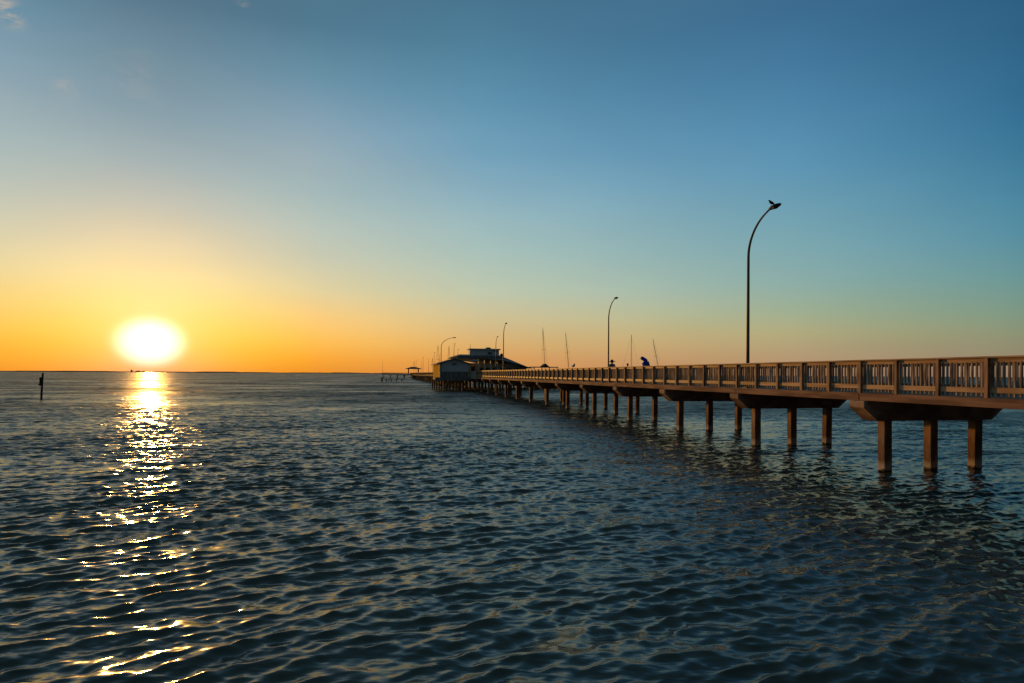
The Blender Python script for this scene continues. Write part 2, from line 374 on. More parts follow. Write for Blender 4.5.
o = obj('far_shore', fs, M['far']); o['kind'] = 'structure'
for (px, hh, wd, lab) in ((131.6, 36, 16, 'tallest tiny tower on the far shore below the sun'), (138, 22, 60, 'low wide block right of the tallest tower on the far shore'), (143.5, 20, 22, 'rightmost small block on the far shore under the sun')):
    cx = X(px, Ys-50)
    t = thing('tower_block', lab, 'building', (cx, Ys-50, 0), 0, 'distant blocks on the far shore')
    b = MB(); b.box(-wd/2,wd/2,-10,10,0,hh*.86); obj('wall', b, M['far'], t)
    b = MB(); b.box(-wd*.3,wd*.3,-8,8,hh*.86,hh); obj('roof', b, M['far'], t)

# ------------------------------------------------------------------ the pier
S_ = 7.07; PS = S_/5
ZF0, ZF1 = 2.355, 2.595            # fascia bottom, deck top
RT = 3.685                          # rail top
WID = 5.4
U0, U1 = -S_*4, 357.0
pier = thing('pier', 'long timber-railed pier on rows of square piles running out to the horizon', 'pier', P(0,0,0), A)
GAP = (93.5, 129.0)                # here the pier widens into the building platform
nb = int((U1-U0)/S_)
b = MB(); b.box(.05, WID-.05, U0, U1, ZF1-.16, ZF1); obj('deck', b, M['deck'], pier)
USH = -.36
U0 += USH; U1 += USH
bent = [U0+i*S_ for i in range(int((U1-U0)/S_)+1)]
f1, f1b, f2 = MB(), MB(), MB()
for i, u in enumerate(bent[:-1]):
    j = random.uniform(-.008,.008)
    if not (GAP[0]-1 < u < GAP[1]-S_*.5): (f1 if u < GAP[0] else f1b).box(-.02+j, .16, u+.012, u+S_-.012, ZF0+j, ZF1+.012+j)
    f2.box(WID-.16, WID+.02+j, u+.012, u+S_-.012, ZF0+j, ZF1+.012)
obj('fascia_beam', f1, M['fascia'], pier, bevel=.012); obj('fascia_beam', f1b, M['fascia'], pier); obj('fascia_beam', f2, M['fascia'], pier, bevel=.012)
# pile caps with bevelled ends, each on three piles
ct = .33
prof = [(-.12,ZF0-.004),(-.12,2.13),(.42,1.69),(WID-.42,1.69),(WID+.12,2.13),(WID+.12,ZF0-.004)]
capmb = MB().prism(prof, 'y', -ct, ct)
pilemb = MB().box(-.15,.15,-.15,.15,-3.5,1.70)
cap0 = obj('pile_cap', capmb, M['cap'], pier, bevel=.02)
for v in (1.0, 2.82, 4.64):
    p = obj('pile', pilemb, M['pile'], cap0, bevel=.02); p.location = (v,0,0)
cap0.location = (0, bent[0], 0)
for u in bent[1:]:
    c_ = copy_tree(cap0, pier); c_.location = (0,u,0)
    for q in c_.children: q.rotation_euler = (random.uniform(-.006,.006), random.uniform(-.006,.006), random.uniform(-.03,.03))

# railings
posts = []; panels = []
np_ = int((U1-U0)/PS)
for side in (0,1):
    for i in range(np_+1):
        u = U0 + i*PS
        if side == 0 and GAP[0]-9 < u < GAP[1]: continue
        if side == 1 and 105.5 < u < GAP[1]: continue
        p = P(u, 0 if side == 0 else WID); d = math.hypot(p.x, p.y)
        vis = u > -6.5
        posts.append((d if vis else 1e4+d, side, u)); 
        if i < np_ and not (side == 0 and u+PS > GAP[0]-9 and u < GAP[1]-.1): panels.append((d if vis else 1e4+d, side, u))
def sgn(side, v): return v if side == 0 else WID-v
def bx(mb, side, v0, v1, u0, u1, z0, z1):
    a, c2 = sorted((sgn(side,v0), sgn(side,v1))); mb.box(a, c2, u0, u1, z0, z1)
def post_mb(mb, side, u, loc=True):
    bx(mb, side, -.012, .083, u-.047, u+.047, ZF1-.11, RT-.048)
def panel_mb(mb, side, u):
    nbal = 10
    for k in range(nbal):
        uu = u + (k+.5)*PS/nbal + random.uniform(-.006,.006)
        if abs(uu-u) < .05: continue
        w_ = .021
        dz = random.uniform(-.008,.008)
        bx(mb, side, .103, .143, uu-w_, uu+w_, ZF1+.045+dz, RT-.052)
posts.sort(); panels.sort()
for lst, fn, name, m in ((posts, post_mb, 'railing_post', M['post']), (panels, panel_mb, 'baluster_panel', M['baluster'])):
    for d, side, u in lst[:99]:
        mb = MB(); fn(mb, side, u); obj(name, mb, m, pier)
    mb = MB()
    for d, side, u in lst[99:]: fn(mb, side, u)
    o = obj(name, mb, m, pier); o['kind'] = 'stuff'
def runs(side):
    return ((U0, GAP[0]-9), (GAP[1], U1)) if side == 0 else ((U0, 105.5), (GAP[1], U1))
for side in (0,1):
    for a, b_ in runs(side):
        t, br, tb = MB(), MB(), MB()
        u = a
        L = PS*3
        while u < b_-.1:
            e = min(u+L, b_); j = random.uniform(-.006,.006)
            bx(t, side, -.05+j, .18+j, u+.003, e-.003, RT-.045, RT+j*.6)
            k = u
            while k < e-.05:
                k2 = min(k+PS, e); jj = random.uniform(-.012,.012)
                bx(br, side, .055, .098, k+.004, k2-.004, ZF1+.145+jj, ZF1+.285+jj)
                bx(tb, side, .06, .098, k+.004, k2-.004, RT-.15, RT-.049)
                k = k2
            u = e
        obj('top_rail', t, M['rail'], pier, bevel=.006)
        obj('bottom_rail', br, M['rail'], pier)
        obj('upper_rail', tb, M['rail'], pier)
# wide head at the far end of the pier
hd_ = MB()
uh = 340.0
hd_.box(-17, -.05, uh, uh+16, ZF0, ZF1); hd_.box(WID+.05, 16, uh, uh+16, ZF0, ZF1)
obj('head_deck', hd_, M['deck'], pier)
hr = MB()
for a,b_ in ((-17,-.05),(WID+.05,16)):
    hr.box(a,b_,uh,uh+.12,RT-.12,RT); hr.box(a,b_,uh,uh+.1,ZF1+.15,ZF1+.3)
    for k in range(int((b_-a)/1.4)+1):
        q = min(a+k*1.4, b_-.12); hr.box(q,q+.12,uh-.02,uh+.10,ZF1,RT-.12)
    k = a
    while k < b_: hr.box(k,k+.05,uh+.02,uh+.07,ZF1+.3,RT-.12); k += .3
obj('head_railing', hr, M['post'], pier)
hp = MB()
for a in (-16,-12,-8,-4,8,12,15.5):
    for u in (uh+.6, uh+8, uh+15.4): hp.box(a-.2,a+.2,u-.2,u+.2,-3,ZF0)
obj('head_piles', hp, M['pile'], pier)

# ------------------------------------------------------------------ pavilion at the pier head
zc = 370.0; up = (zc-B1[1])/CA
vp = V(413.5, 344)
pv = thing('pavilion', 'small open pavilion with low hipped roof on the far end of the pier', 'pavilion', P(346, vp, ZF1), A)
b = MB()
for x in (-2.9,2.9):
    for y in (-2.6,2.6): b2 = MB().box(x-.22,x+.22,y-.22,y+.22,0,3.3); obj('post', b2, M['darkwood'], pv)
b = MB(); b.add([(-4.6,-4,3.25),(4.6,-4,3.25),(4.6,4,3.25),(-4.6,4,3.25),(-4.6,-4,3.5),(4.6,-4,3.5),(4.6,4,3.5),(-4.6,4,3.5),(-1.2,0,4.6),(1.2,0,4.6)],
        [(0,3,2,1),(0,1,5,4),(1,2,6,5),(2,3,7,6),(3,0,4,7),(4,5,9,8),(5,6,9),(6,7,8,9),(7,4,8)])
obj('roof', b, M['roof'], pv)

# ------------------------------------------------------------------ platform, shed and main building
pf = thing('building_platform', 'wide timber platform on crossed piles carrying the shed and main building', 'platform', P(0,0,0), A)
U_S0 = 94.0
b = MB()
b.box(-5.3, -.05, U_S0-.6, 111, ZF0-.35, ZF1-.17); b.box(WID+.05, 24, 104.5, 130, ZF0-.2, ZF1-.02)
obj('deck', b, M['deck'], pf)
b = MB(); b.box(-6.25,-.03,U_S0-.75,U_S0-.6,ZF0-.5,ZF1-.1); b.box(WID+.3,24,104.3,104.5,ZF0-.3,ZF1); obj('fascia_beam', b, M['skirt'], pf)
k = 0
for v in (-5.5,-4.6,-3.6,-2.4,-1.2,-.3):
    for u in (U_S0-.3, U_S0+5, U_S0+10, U_S0+15.5):
        b = MB().box(v-.15,v+.15,u-.15,u+.15,-3,ZF0-.35); obj('pile', b, M['pile'], pf)
for v in (7.5,10,12.5,15,17.5,20,23):
    for u in (105.2, 112, 120): b = MB().box(v-.17,v+.17,u-.17,u+.17,-3,ZF0-.2); obj('pile', b, M['pile'], pf)
for i, (va, vb) in enumerate(((-4.6,-3.75),(-2.3,-3.45),(-2.25,-1.35),(-.4,-1.05),(-4.85,-5.75))):
    b = MB().tube([(va,U_S0-.5,.15),(vb,U_S0-.5,ZF0-.4)], .10, 6); obj('brace', b, M['pile'], pf)

# shed with a gable toward the camera and a long side with sunlight put into its colour
sh_ = thing('wooden_shed', 'grey gabled shed with a side coloured sunlit yellow on piles beside the pier', 'shed', P(U_S0, -5.35, ZF1-.17), A)
W_, L_ = 5.35, 15.0
zb = ZF1-.17
def rel(z): return z - zb
ze, zp = 5.05, 5.85
zm = 3.62
b = MB().prism([(0,rel(zm)),(W_,rel(zm)),(W_,rel(ze)),(W_/2,rel(zp)),(0,rel(ze))], 'y', 0, L_); o = obj('wall', b, M['siding'], sh_)
b = MB().box(.03,W_-.03,.03,L_-.03,-.45,rel(zm)-.004); obj('lower_wall', b, M['skirt'], sh_)
b = MB().box(-.06,-.004,.12,L_-.1,-.3,rel(ze)-.04); o = obj('side_wall', b, M['siding_sunlit'], sh_); o['label'] = 'side wall with yellow sunlight put into its colour'
b = MB().box(-.08,.0,-.06,.10,-.3,rel(ze)-.05).box(0,.14,-.05,-.004,-.3,rel(ze)-.05); obj('corner_trim', b, M['trim'], sh_)
b = MB().box(.04,W_-.04,-.035,-.004,rel(zm)-.06,rel(zm)+.04); obj('belt_board', b, M['siding'], sh_)
sl_ = (zp-ze)/(W_/2)
b = MB(); ov = .55
b.prism([(-ov,rel(ze)-sl_*ov+.02),(W_/2,rel(zp)+.02),(W_+ov,rel(ze)-sl_*ov+.02),(W_+ov,rel(ze)-sl_*ov+.16),(W_/2,rel(zp)+.18),(-ov,rel(ze)-sl_*ov+.16)], 'y', -.5, L_+.4)
obj('roof', b, M['roof'], sh_)
b = MB().box(W_/2-.4,W_/2+.4,-.03,-.006,rel(4.75),rel(5.2)); obj('vent', b, M['skirt'], sh_)

# main building
UB = 107.0; LB = 19.0
def vb(x): return V(x, UB)
Zb = B1[1]+CA*UB+1
mh = thing('pier_building', 'low dark-roofed building with white porch posts and a boxy upper storey over the pier', 'building', P(UB, 0, ZF1), A)
def hz(y, x=480): return H(x, y, Zb) - ZF1
vl, vr = vb(461), vb(504.5)
r_eave, r_top = hz(358.6), hz(354.8)
v_l, v_r = vb(464), vb(527)
b = MB().box(v_l+.3, v_r-1.0, 2.4, LB, 0.01, r_eave-.9); obj('wall', b, M['wall'], mh)
b = MB().box(v_r-1.0+.01, v_r+.4, 2.4, LB, 0.01, hz(367.2)+.0); obj('side_wall', b, M['wall'], mh)
# roof: flat-topped hip over the left part, long slope falling right
e0 = hz(358.2); 
xl, xr = vb(456.5), vb(503)
b = MB()
def zr(x, y): return H(x, y, Zb)-ZF1
b.add([(vb(457),-.6,zr(457,356.2)),(vb(503),-.6,zr(503,360.3)),(vb(533),-.6,zr(533,368.3)),(vb(533),LB+1,zr(533,368.3)),(vb(457),LB+1,zr(457,356.2)),
       (vb(457)+1.0,3.5,zr(460,353.9)),(vb(503),3.5,zr(503,354.8)),(vb(531),3.5,zr(531,366.4)),(vb(531),LB-1,zr(531,366.4)),(vb(503),LB-1,zr(503,354.8)),(vb(457)+1.0,LB-1,zr(460,353.9))],
      [(0,1,6,5),(1,2,7,6),(2,3,8,7),(6,7,8,9),(5,6,9,10),(0,5,10,4),(9,8,3,4,10),(4,3,2,1,0)])
obj('roof', b, M['roof'], mh)
b = MB().box(vb(457)-.05,vb(503),-.68,-.61,zr(457,358.6),zr(457,356)); obj('eave_board', b, M['roof'], mh)
b = MB().prism([(vb(466),zr(466,361.5)),(vb(482),zr(482,361.5)),(vb(474),zr(474,358.9))], 'y', -.5, 0); obj('gable_board', b, M['siding'], mh)
for px, wpx, y0 in ((478.7,1.0,359.5),(484.6,.9,359.5),(490.7,.9,360),(497.2,.5,361)):
    v = vb(px); wd = wpx/4.8/2
    b = MB().box(v-wd*1.1,v+wd*1.1,-.15,.15,-.0,zr(px,y0)); obj('porch_post', b, M['trim'], mh)
v = vb(469); b = MB().box(v-.30,v+.05,-.1,2.38,0,zr(469,362.9)); o = obj('entrance_panel', b, M['siding_sunlit'], mh)  # wall piece with the yellow of sunlight put into its colour
v = vb(470.6); b = MB().box(v-.14,v+.02,-.3,-.11,0,zr(469,363.2)); obj('door_frame', b, M['trim'], mh)
b = MB().box(vb(472.2),vb(476.5),2.33,2.37,0,2.2); dr = obj('door', b, M['glass'], mh)
for k in range(6):
    a = vb(480+k*7.2)
    b = MB().box(a,a+1.15,2.33,2.385,.95,2.0); wn = obj('window', b, M['trim'], mh)
    b = MB().box(a+.07,a+1.08,2.3,2.328,1.02,1.93); obj('pane', b, M['glass'], wn)
# upper storey
ul, ur = vb(472.3), vb(502.5)
b = MB().box(ul,ur,4.0,7,zr(472,355.5),zr(472,349.0)); us = obj('upper_wall', b, M['siding'], mh)
b = MB().box(ul-.25,ur+.25,3.7,7.3,zr(472,349.0)+.003,zr(472,347.8)); obj('upper_roof', b, M['wall'], mh)
b = MB().box(ul+.3,vb(490),3.93,3.98,zr(472,354.3),zr(472,352.2)); obj('window_band', b, M['trim'], mh)
for a0,a1,ya,yb in ((491,495,353.6,351.6),(497,500.5,350.8,348.9)):
    b = MB().box(vb(a0),vb(a1),3.93,3.99,zr(a0,ya),zr(a0,yb)); wn = obj('window', b, M['glass'], mh)
b = MB().ball((vb(492.5),5.5,zr(492,348.2)), (.75,.75,.45)); obj('roof_vent', b, M['galv'], mh, smooth=True)
b = MB().ball((vb(506),5.0,zr(506,355.4)), (.42,.42,.62)); obj('exhaust_hood', b, M['darkmetal'], mh, smooth=True)
b = MB().tube([(ul+.1,4,zr(472,348)),(ul+.1,4,zr(472,343.6))], .04, 6); obj('antenna', b, M['darkmetal'], mh)

# low canopy to the right of the building
cn = thing('canopy', 'long flat dark canopy on posts right of the pier building', 'canopy', P(UB+1, V(533,UB+1), ZF1-.02), A)
wdc = V(558.5,UB+1)-V(533,UB+1)
b = MB().box(0,wdc,0,4,2.05,2.22); obj('roof', b, M['roof'], cn)
for k in range(4):
    a = .25+k*(wdc-.6)/3; b = MB().box(a,a+.16,.2,.36,0,2.05); obj('post', b, M['darkwood'], cn)
b = MB(); b.prism([(V(542.5,UB+1)-V(533,UB+1),2.222),(V(550,UB+1)-V(533,UB+1),2.222),(V(546.3,UB+1)-V(533,UB+1),2.9)],'y',.5,2.5); obj('roof_vent', b, M['darkmetal'], cn)

# solid screen and gate where the railing meets the shed
sc_ = thing('board_screen', 'dark solid board screen closing the railing beside the shed', 'screen', P(GAP[0]-9, 0, ZF1), A)
b = MB()
b.box(-.02,.06,0,8.7,-.3,RT-ZF1-.12); obj('panel', b, M['skirt'], sc_)
b = MB().box(-.05,.12,0,8.7,RT-ZF1-.118,RT-ZF1-.05); obj('rail_cap', b, M['rail'], sc_)
for k in range(4):
    b = MB().box(-.07,-.022,.1+k*2.2,.2+k*2.2,-.25,RT-ZF1-.12); obj('post', b, M['post'], sc_)

# ------------------------------------------------------------------ lamps
def make_lamp(reach=1.6, name='street_lamp'):
    t = thing(name, '', 'street lamp', (0,0,0), 0, 'curved lamps along the pier')
    Ht = 7.47; zs = 6.05
    pts = [(0,0,0),(0,0,1.5),(0,0,3),(0,0,4.6)]; rad = [.078,.074,.068,.062]
    Nn = 16
    for k in range(Nn+1):
        q = k/Nn; a = q*math.pi/2*.80
        ky = reach*.93/math.sin(math.pi/2*.8)
        y = -(1-math.cos(a))/(1-math.cos(math.pi/2*.8))*reach*.9
        z = zs-.35 + math.sin(a)/math.sin(math.pi/2*.8)*(Ht-zs+.27)
        pts.append((0,y,z)); rad.append(.058-.022*q)
    obj('pole', MB().tube(pts, rad, 10), M['galv'], t, smooth=True)
    b = MB().box(-.16,.16,-.16,.16,0,.03); obj('base_plate', b, M['galv'], t)
    yh, zh = pts[-1][1], pts[-1][2]
    h = MB()
    # cobra head: flattened teardrop
    segs = [(0.0,.045,.045),(-.06,.07,.055),(-.2,.13,.075),(-.42,.15,.08),(-.6,.12,.055),(-.7,.05,.025)]
    vs = []; nn = 10
    for (dy, rx, rz_) in segs:
        for k in range(nn):
            a = 2*math.pi*k/nn; vs.append((rx*math.cos(a), yh+dy, zh+rz_*math.sin(a)+.02 - dy*.06))
    fs_ = []
    for i in range(len(segs)-1):
        for k in range(nn): fs_.append((i*nn+k,(i+1)*nn+k,(i+1)*nn+(k+1)%nn,i*nn+(k+1)%nn))
    fs_ += [tuple(range(nn)), tuple(range((len(segs)-1)*nn,len(segs)*nn))[::-1]]
    h.add(vs, fs_)
    hdo = obj('lamp_head', h, M['darkmetal'], t, smooth=True)
    b = MB().ball((0,yh-.38,zh-.005), (.10,.17,.06)); obj('lens', b, M['lens'], hdo, smooth=True)
    return t
lamp0 = make_lamp()
u_l0 = (26.1-B1[1])/CA
labels = ['tallest nearest curved lamp post with a black bird on its head',
          'second nearest curved lamp beside the person in the dark hat',
          'third lamp from the right end standing just right of the boxy upper storey',
          'lamp standing in front of the boxy upper storey of the pier building']
far_lab = ['lamp rising behind the grey shed roof peak', 'lamp behind the shed roof left of the upper storey', 'lamp just left of the yellow shed side', 'lamp rising behind the left eave of the shed',
           'lamp left of the shed, fifth from the pier end', 'lamp left of the shed, fourth from the pier end', 'lamp right of the far pavilion, third from the pier end',
           'lamp right of the far pavilion, second from the pier end', 'last lamp on the pier, beside the pavilion', 'lamp by pavilion']
k = 0
u = u_l0
LS = 29.0
while u < 352:
    if k in (0,): uu = u_l0
    t = lamp0 if k == 0 else copy_tree(lamp0)
    v = .42 if k % 2 == 0 else 4.72
    vv = [.20, 4.95, .75, 5.0][k] if k < 4 else v
    t.location = P(u, vv, ZF1); t.rotation_euler = (0,0,A)
    t['label'] = (labels+far_lab)[k]
    k += 1; u += LS if k > 0 else 0
# tall lamp by the shed with its arm turned across the pier
t = make_lamp(2.3, 'street_lamp'); t.location = P(U_S0-.35, -5.15, ZF1-.17); t.rotation_euler = (0,0,A+R(90)); t['label'] = 'curved lamp at the left front corner of the grey shed, arm turned right'
# lamp at the left tip of the pier head
t = copy_tree(lamp0); t.location = P(342, -16.6, ZF1); t.rotation_euler = (0,0,A); t['label'] = 'farthest left lamp at the tip of the pier head'

# ------------------------------------------------------------------ birds
def skin(name, verts, edges, rad, m, parent, root=0, lvl=1):
    me = bpy.data.meshes.new(name); me.from_pydata([tuple(v) for v in verts], edges, []); me.update()
    o = bpy.data.objects.new(name, me); COL.objects.link(o); o.parent = parent; me.materials.append(m)
    sm = o.modifiers.new('skin','SKIN'); sm.use_smooth_shade = True
    for i, r in enumerate(rad):
        sv = me.skin_vertices[0].data[i]; sv.radius = (r,r) if not hasattr(r,'__len__') else r
        sv.use_root = (i == root)
    s = o.modifiers.new('sub','SUBSURF'); s.levels = lvl; s.render_levels = lvl
    return o
def bird(name, label, loc, rz, body, sc, wingm, tilt=0, group=None):
    t = thing(name, label, 'bird', loc, rz); t.scale = (sc,sc,sc)
    # faces +x, stands on z=0; about .32 long
    vs = [(-.17,0,.07),(-.09,0,.10),(0,0,.13),(.07,0,.16),(.10,0,.215),(.135,0,.235),(.17,0,.232)]
    rd = [(.014,.03),(.045,.04),(.068,.078),(.062,.068),(.042,.042),(.038,.038),(.012,.012)]
    skin('body', vs, [(i,i+1) for i in range(6)], rd, body, t, 2)
    for s in (-1,1):
        b = MB().add([(.06,s*.052,.17),(.0,s*.066,.165),(-.10,s*.045,.12),(-.20,s*.02,.075),(-.08,s*.05,.09),(.02,s*.064,.10),
                      (.06,s*.042,.17),(.0,s*.05,.165),(-.10,s*.03,.12),(-.20,s*.01,.075),(-.08,s*.035,.09),(.02,s*.05,.10)],
                     [(0,1,2,3,4,5),(11,10,9,8,7,6)]+[(i,(i+1)%6,(i+1)%6+6,i+6) for i in range(6)])
        obj('wing', b, wingm, t)
        b = MB().tube([(.005,s*.02,.10),(.0,s*.022,.05),(.005,s*.022,0),(.03,s*.024,.002)], .005, 6); obj('leg', b, M['beak'], t)
    b = MB().tube([(.165,0,.236),(.19,0,.233),(.21,0,.225)], [.012,.008,.002], 6); obj('beak', b, M['beak'], t)
    b = MB().prism([(-.14,-.03),(-.27,-.045),(-.27,.045),(-.14,.03)], 'z', .055, .068); obj('tail', b, wingm, t)
    return t
hp_ = Vector((0,-1.93-.2,7.50))
loc = P(u_l0, .20, ZF1) + Matrix.Rotation(A,3,'Z') @ Vector((0,-1.58,7.53))
bird('perched_bird', 'black bird perched on the head of the nearest lamp', loc, R(195), M['feather'], .85, M['feather'])
ug = 0
Zg = 49.8; ug = (Zg-B1[1])/CA
bird('gull', 'pale gull with dark wings standing on the pier rail', P(ug, .06, RT-.003), R(60), M['wfeather'], 1.5, M['feather'])

# ------------------------------------------------------------------ people
def hand(verts, edges, rad, wi, wpt, d, side):
    d = d.normalized(); up = Vector((0,0,1)) if abs(d.z) < .9 else Vector((1,0,0))
    a = d.cross(up).normalized()
    nrm = a.cross(d)
    pi = len(verts); verts.append(wpt+d*.06); rad.append((.03,.018)); edges.append((wi,pi))
    for k, L in enumerate((.07,.08,.075,.06)):
        base = len(verts); off = a*(.027-.018*k)
        verts.append(wpt+d*.10+off); rad.append(.0095); edges.append((pi,base))
        verts.append(wpt+d*(.10+L*.55)+off-nrm*.012); rad.append(.0085); edges.append((base,base+1))
        verts.append(wpt+d*(.10+L*.95)+off-nrm*.034); rad.append(.0075); edges.append((base+1,base+2))
    base = len(verts); verts.append(wpt+d*.05+a*.040*side-nrm*.01); rad.append(.011); edges.append((pi,base))
    verts.append(wpt+d*.085+a*.055*side-nrm*.02); rad.append(.0085); edges.append((base,base+1))
def person(label, loc, rz, h, lean, top, legs, hat=None, hood=False, group='people on the pier', hairlong=False, stoop=0, bulk=1.0, brim=1.0):
    t = thing('person', label, 'person', loc, rz, group); s = h/1.75; t.scale = (s,s,s)
    # faces -Y ; lean = angle of the trunk forward
    hip = Vector((0,.04,.93))
    def L(p, ang, o=hip):          # rotate a point about the hip in the YZ plane
        q = Vector(p)-o; c_, s_ = math.cos(ang), math.sin(ang)
        return o+Vector((q.x, q.y*c_-q.z*s_*1.0, q.y*s_*1.0+q.z*c_)) if ang else Vector(p)
    def T(p): 
        q = Vector(p)-hip; ang = lean
        return hip+Vector((q.x, q.y*math.cos(ang)-q.z*math.sin(ang), q.y*math.sin(ang)+q.z*math.cos(ang)))
    waist, chest, neck0, neck = T((0,.03,1.08)), T((0,.02,1.28)), T((0,.02,1.42)), T((0,-.01-.05*stoop,1.50))
    headc = neck + Vector((0,-.02-.10*stoop,.11-.03*stoop))
    vs = [hip, waist, chest, neck0, neck, headc]; rd = [(.15,.11),(.135,.10),(.165,.11),(.09,.07),(.055,.055),(.085,.095)]
    ed = [(0,1),(1,2),(2,3),(3,4),(4,5)]
    vs.append(headc+Vector((0,-.01,.07))); rd.append((.07,.08)); ed.append((5,6))
    arms = []
    for sg in (-1,1):
        shp, elb, wr = T((sg*.17,.02,1.39)), T((sg*.24,-.06,1.12)), T((sg*.20,-.26,1.06))
        i0 = len(vs); vs += [shp, elb, wr]; rd += [(.06,.06),(.043,.043),(.028,.028)]
        ed += [(2,i0),(i0,i0+1),(i0+1,i0+2)]
        hand(vs, ed, rd, i0+2, wr, (wr-elb), sg)
        arms.append((shp,elb,wr))
        kn, an, toe = Vector((sg*.10,-.02,.50)), Vector((sg*.11,.03,.08)), Vector((sg*.13,-.15,.035))
        i1 = len(vs); vs += [Vector((sg*.09,.03,.86)), kn, an, toe]; rd += [(.085,.085),(.058,.058),(.042,.042),(.04,.03)]
        ed += [(0,i1),(i1,i1+1),(i1+1,i1+2),(i1+2,i1+3)]
    skin('body', vs, ed, rd, M['skin'], t, 0)
    # face
    f = MB()
    f.tube([headc+Vector((0,-.095,.045)), headc+Vector((0,-.125,.0)), headc+Vector((0,-.095,-.01))], [.010,.018,.012], 6)
    obj('nose', f, M['skin'], t, smooth=True)
    for sg in (-1,1):
        e = MB().ball(tuple(headc+Vector((sg*.033,-.092,.03))), .012, 8, 6); obj('eye', e, M['hair'], t, smooth=True)
        e = MB().ball(tuple(headc+Vector((sg*.088,.0,.01))), (.012,.02,.032), 8, 6); obj('ear', e, M['skin'], t, smooth=True)
    e = MB().ball(tuple(headc+Vector((0,-.092,-.045))), (.026,.008,.007), 8, 6); obj('mouth', e, M['redcl'], t, smooth=True)
    hr_ = MB().ball(tuple(headc+Vector((0,.03,.055))), (.097,.105,.095), 12, 9)
    if hairlong: hr_.ball(tuple(headc+Vector((0,.075,-.06))), (.075,.05,.13), 12, 9)
    obj('hair', hr_, M['hair'], t, smooth=True)
    # clothes: looser skins over trunk + arms, and over the legs
    vs = [hip+Vector((0,0,-.06)), hip, waist, chest, neck0]; rd = [(.19,.155),(.19,.15),(.175,.14),(.20,.145),(.10,.09)]; ed = [(0,1),(1,2),(2,3),(3,4)]
    for shp,elb,wr in arms:
        i0 = len(vs); vs += [shp, elb, elb.lerp(wr,.9)]; rd += [(.078,.078),(.06,.06),(.045,.045)]; ed += [(3,i0),(i0,i0+1),(i0+1,i0+2)]
    rd = [(a*bulk, b*bulk) for a,b in rd]
    skin('jacket', vs, ed, rd, top, t, 2)
    vs = [hip]; rd = [(.165,.13)]; ed = []
    for sg in (-1,1):
        i1 = len(vs); vs += [Vector((sg*.09,.03,.84)), Vector((sg*.10,-.02,.50)), Vector((sg*.11,.03,.12))]; rd += [(.105,.105),(.075,.075),(.062,.062)]
        ed += [(0,i1),(i1,i1+1),(i1+1,i1+2)]
    skin('trousers', vs, ed, rd, legs, t, 0)
    for sg in (-1,1):
        e = MB().ball((sg*.12,-.055,.045), (.052,.14,.048), 10, 7); obj('shoe', e, M['black'], t, smooth=True)
    if hat:
        c_ = headc+Vector((0,0,.085))
        prof_ = [(.185*brim,-.055),(.19*brim,-.01),(.105,.012),(.10,.10),(.075,.125),(.0,.13)]
        vs = []; nn = 14
        for (r_,z_) in prof_:
            for k in range(nn): vs.append(c_+Vector((r_*math.cos(2*math.pi*k/nn), r_*1.05*math.sin(2*math.pi*k/nn), z_)))
        fs_ = [tuple(range(nn))[::-1]]
        for i in range(len(prof_)-1):
            for k in range(nn): fs_.append((i*nn+k,i*nn+(k+1)%nn,(i+1)*nn+(k+1)%nn,(i+1)*nn+k))
        obj('hat', MB().add(vs, fs_), M['black'], t, smooth=True)
    if hood:
        skin('hood', [chest+Vector((0,.06,.08)), neck0+Vector((0,.07,.03)), neck+Vector((0,.05,.04)), headc+Vector((0,.035,.05)), headc+Vector((0,-.04,.07))],
             [(0,1),(1,2),(2,3),(3,4)], [(.15,.10),(.13,.11),(.125,.12),(.13,.13),(.115,.10)], top, t, 2)
    return t
# blue hooded figure, bending forward towards the left
ub = 17.6
v_ = V(645.4, ub)
person('person in a blue hooded jacket bending forward behind the pier rail', P(ub, max(.55, V(646.5,ub)), ZF1), R(-112), 1.76, .22, M['blue'], M['jeans'], hood=True, stoop=1, bulk=1.75)
uh_ = (42.5-B1[1])/CA
person('person in a dark wide-brimmed hat beside the second nearest lamp', P(uh_, V(612,uh_), ZF1), R(172), 1.60, .10, M['teal'], M['black'], hat=True, bulk=1.25, brim=1.35, stoop=.8, hairlong=True)
uc = (42-B1[1])/CA
person('small person whose brown-haired head just shows above the rail', P(uc, V(627.5,uc), ZF1), R(20), 1.36, .0, M['redcl'], M['black'])

# ------------------------------------------------------------------ channel marker on the left
Zm = 67.0
cm = thing('channel_marker', 'lone leaning wooden post with a dark board standing in the water', 'marker post', (X(41.4,Zm), Zm, 0), 0)
cm.rotation_euler = (0, R(3.2), 0)
obj('post', MB().tube([(0,0,-2.5),(0,0,0),(0,0,3.02)], [.11,.105,.095], 9), M['darkwood'], cm, smooth=True)
obj('board', MB().box(-.30,-.09,-.05,.04,1.55,2.5), M['darkwood'], cm)
obj('bracket', MB().box(-.36,.14,-.13,-.06,1.6,1.72).box(-.30,.12,-.13,-.06,2.3,2.4), M['darkwood'], cm)

# ------------------------------------------------------------------ low dock left of the shed
Zd = 236.0
dk = thing('low_dock', 'low pale floating dock lying in the water left of the pier', 'dock', (X(382,Zd), Zd, 0), 0)
obj('deck', MB().box(1.2,8.8,0,3,.75,1.15), M['hull'], dk)
for x in (1.6,3.6,5.6,7.8): obj('pile', MB().tube([(x,.3,-2),(x,.3,.8)], .16, 7), M['timber'], dk)
ms = obj('mooring_pile', MB().tube([(0,0,-2),(0,0,1.75)], [.3,.26], 8), M['darkwood']); ms.location = (X(382,Zd-4), Zd-4, 0)
tag(ms, 'short dark mooring pile standing left of the low pale dock', 'mooring pile')

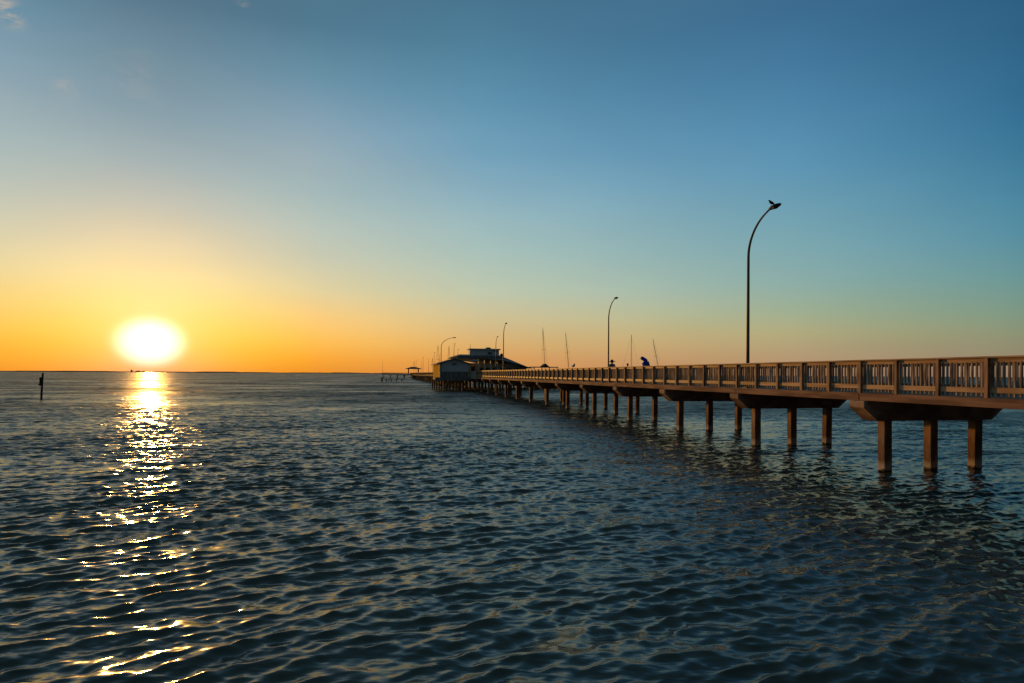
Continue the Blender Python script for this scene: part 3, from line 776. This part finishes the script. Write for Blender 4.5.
# ------------------------------------------------------------------ sailboats
def sailboat(label, x, ytop, Z, lean=0, L=9.5, hullm='hull', yaw=20, stays=True, mr=.10):
    t = thing('sailboat', label, 'sailboat', (X(x, Z), Z, 0), R(yaw), 'sailboats moored beyond the pier')
    mh_ = H(x, ytop, Z)
    hb = MB(); secs = []
    for q,wd,zt in ((-1,.62,.9),(-.6,.95,.85),(0,1.0,.85),(.5,.72,.95),(.85,.3,1.1),(1,.03,1.2)):
        xx = q*L/2; w2 = wd*L*.15
        secs.append([(xx,-w2,zt),(xx,-w2*.85,.1),(xx,0,-.4),(xx,w2*.85,.1),(xx,w2,zt)])
    vs = [p for s in secs for p in s]; fs_ = []
    for i in range(5):
        for k in range(4): fs_.append((i*5+k,(i+1)*5+k,(i+1)*5+k+1,i*5+k+1))
        fs_.append((i*5,i*5+4,(i+1)*5+4,(i+1)*5))
    fs_.append((0,1,2,3,4))
    obj('hull', hb.add(vs,fs_), M[hullm], t)
    obj('cabin', MB().prism([(-L*.18,.86),(L*.2,.86),(L*.15,1.35),(-L*.16,1.42)], 'y', -.8, .8), M['hull'], t)
    off = math.tan(R(lean))*mh_
    mt = obj('mast', MB().tube([(.4,0,.8),(.4,0,mh_)], [mr,mr*.7], 6), M['mast'], t)
    obj('boom', MB().tube([(.4,0,2.1),(-L*.38,0,2.1)], .11, 6), M['mast'], t)
    sp = MB().tube([(.4,-.9,mh_*.6),(.4,.9,mh_*.6)], .04, 5); obj('spreader', sp, M['mast'], mt)
    if stays:
        st = MB()
        for p in ((L*.48,0,1.15),(-L*.48,0,.9)): st.tube([p,(.4,0,mh_-.1)], .022, 4)
        for s in (-1,1): st.tube([(.4,s*1.3,.9),(.4,s*.9,mh_*.6),(.4,0,mh_-.2)], .018, 4)
        obj('rigging', st, M['darkmetal'], mt)
    t.rotation_euler = (0, 0, R(yaw)); 
    if lean:
        t.rotation_euler = (Matrix.Rotation(R(lean),3,'Y') @ Matrix.Rotation(R(yaw),3,'Z')).to_euler()
    return t
sailboat('sailboat whose mast rises from the dark canopy right of the building', 545.6, 327.5, 240, -3.5, yaw=75)
sailboat('sailboat with a sunlit leaning mast near the gull', 570, 332, 250, -5.5, yaw=80)
sailboat('sailboat with spread stays right of the person in the dark hat', 630.3, 334.5, 240, 0, yaw=15, L=10)
sailboat('sailboat with the most tilted mast right of the bending person in blue', 661, 338, 260, -11, yaw=70, L=9)
sailboat('sailboat whose mast stands just left of the shed lamp', 437.5, 345, 265, 0, yaw=70)
sailboat('sailboat whose mast rises over the middle of the shed roof', 448.6, 345.5, 275, 0, yaw=80, hullm='bluehull')
sailboat('sailboat with a faint mast just left of the sunlit shed side', 432, 358, 330, 0, yaw=65, L=8)
sailboat('small sailboat with a faint mast right above the pavilion', 413.6, 361, 430, 0, yaw=60, L=8)

# ------------------------------------------------------------------ render settings
scene.render.engine = 'CYCLES'
scene.cycles.max_bounces = 6
scene.view_settings.view_transform = 'Standard'; scene.view_settings.look = 'None'
scene.view_settings.exposure = 0; scene.view_settings.gamma = 1
scene.render.resolution_x = 1024; scene.render.resolution_y = 683
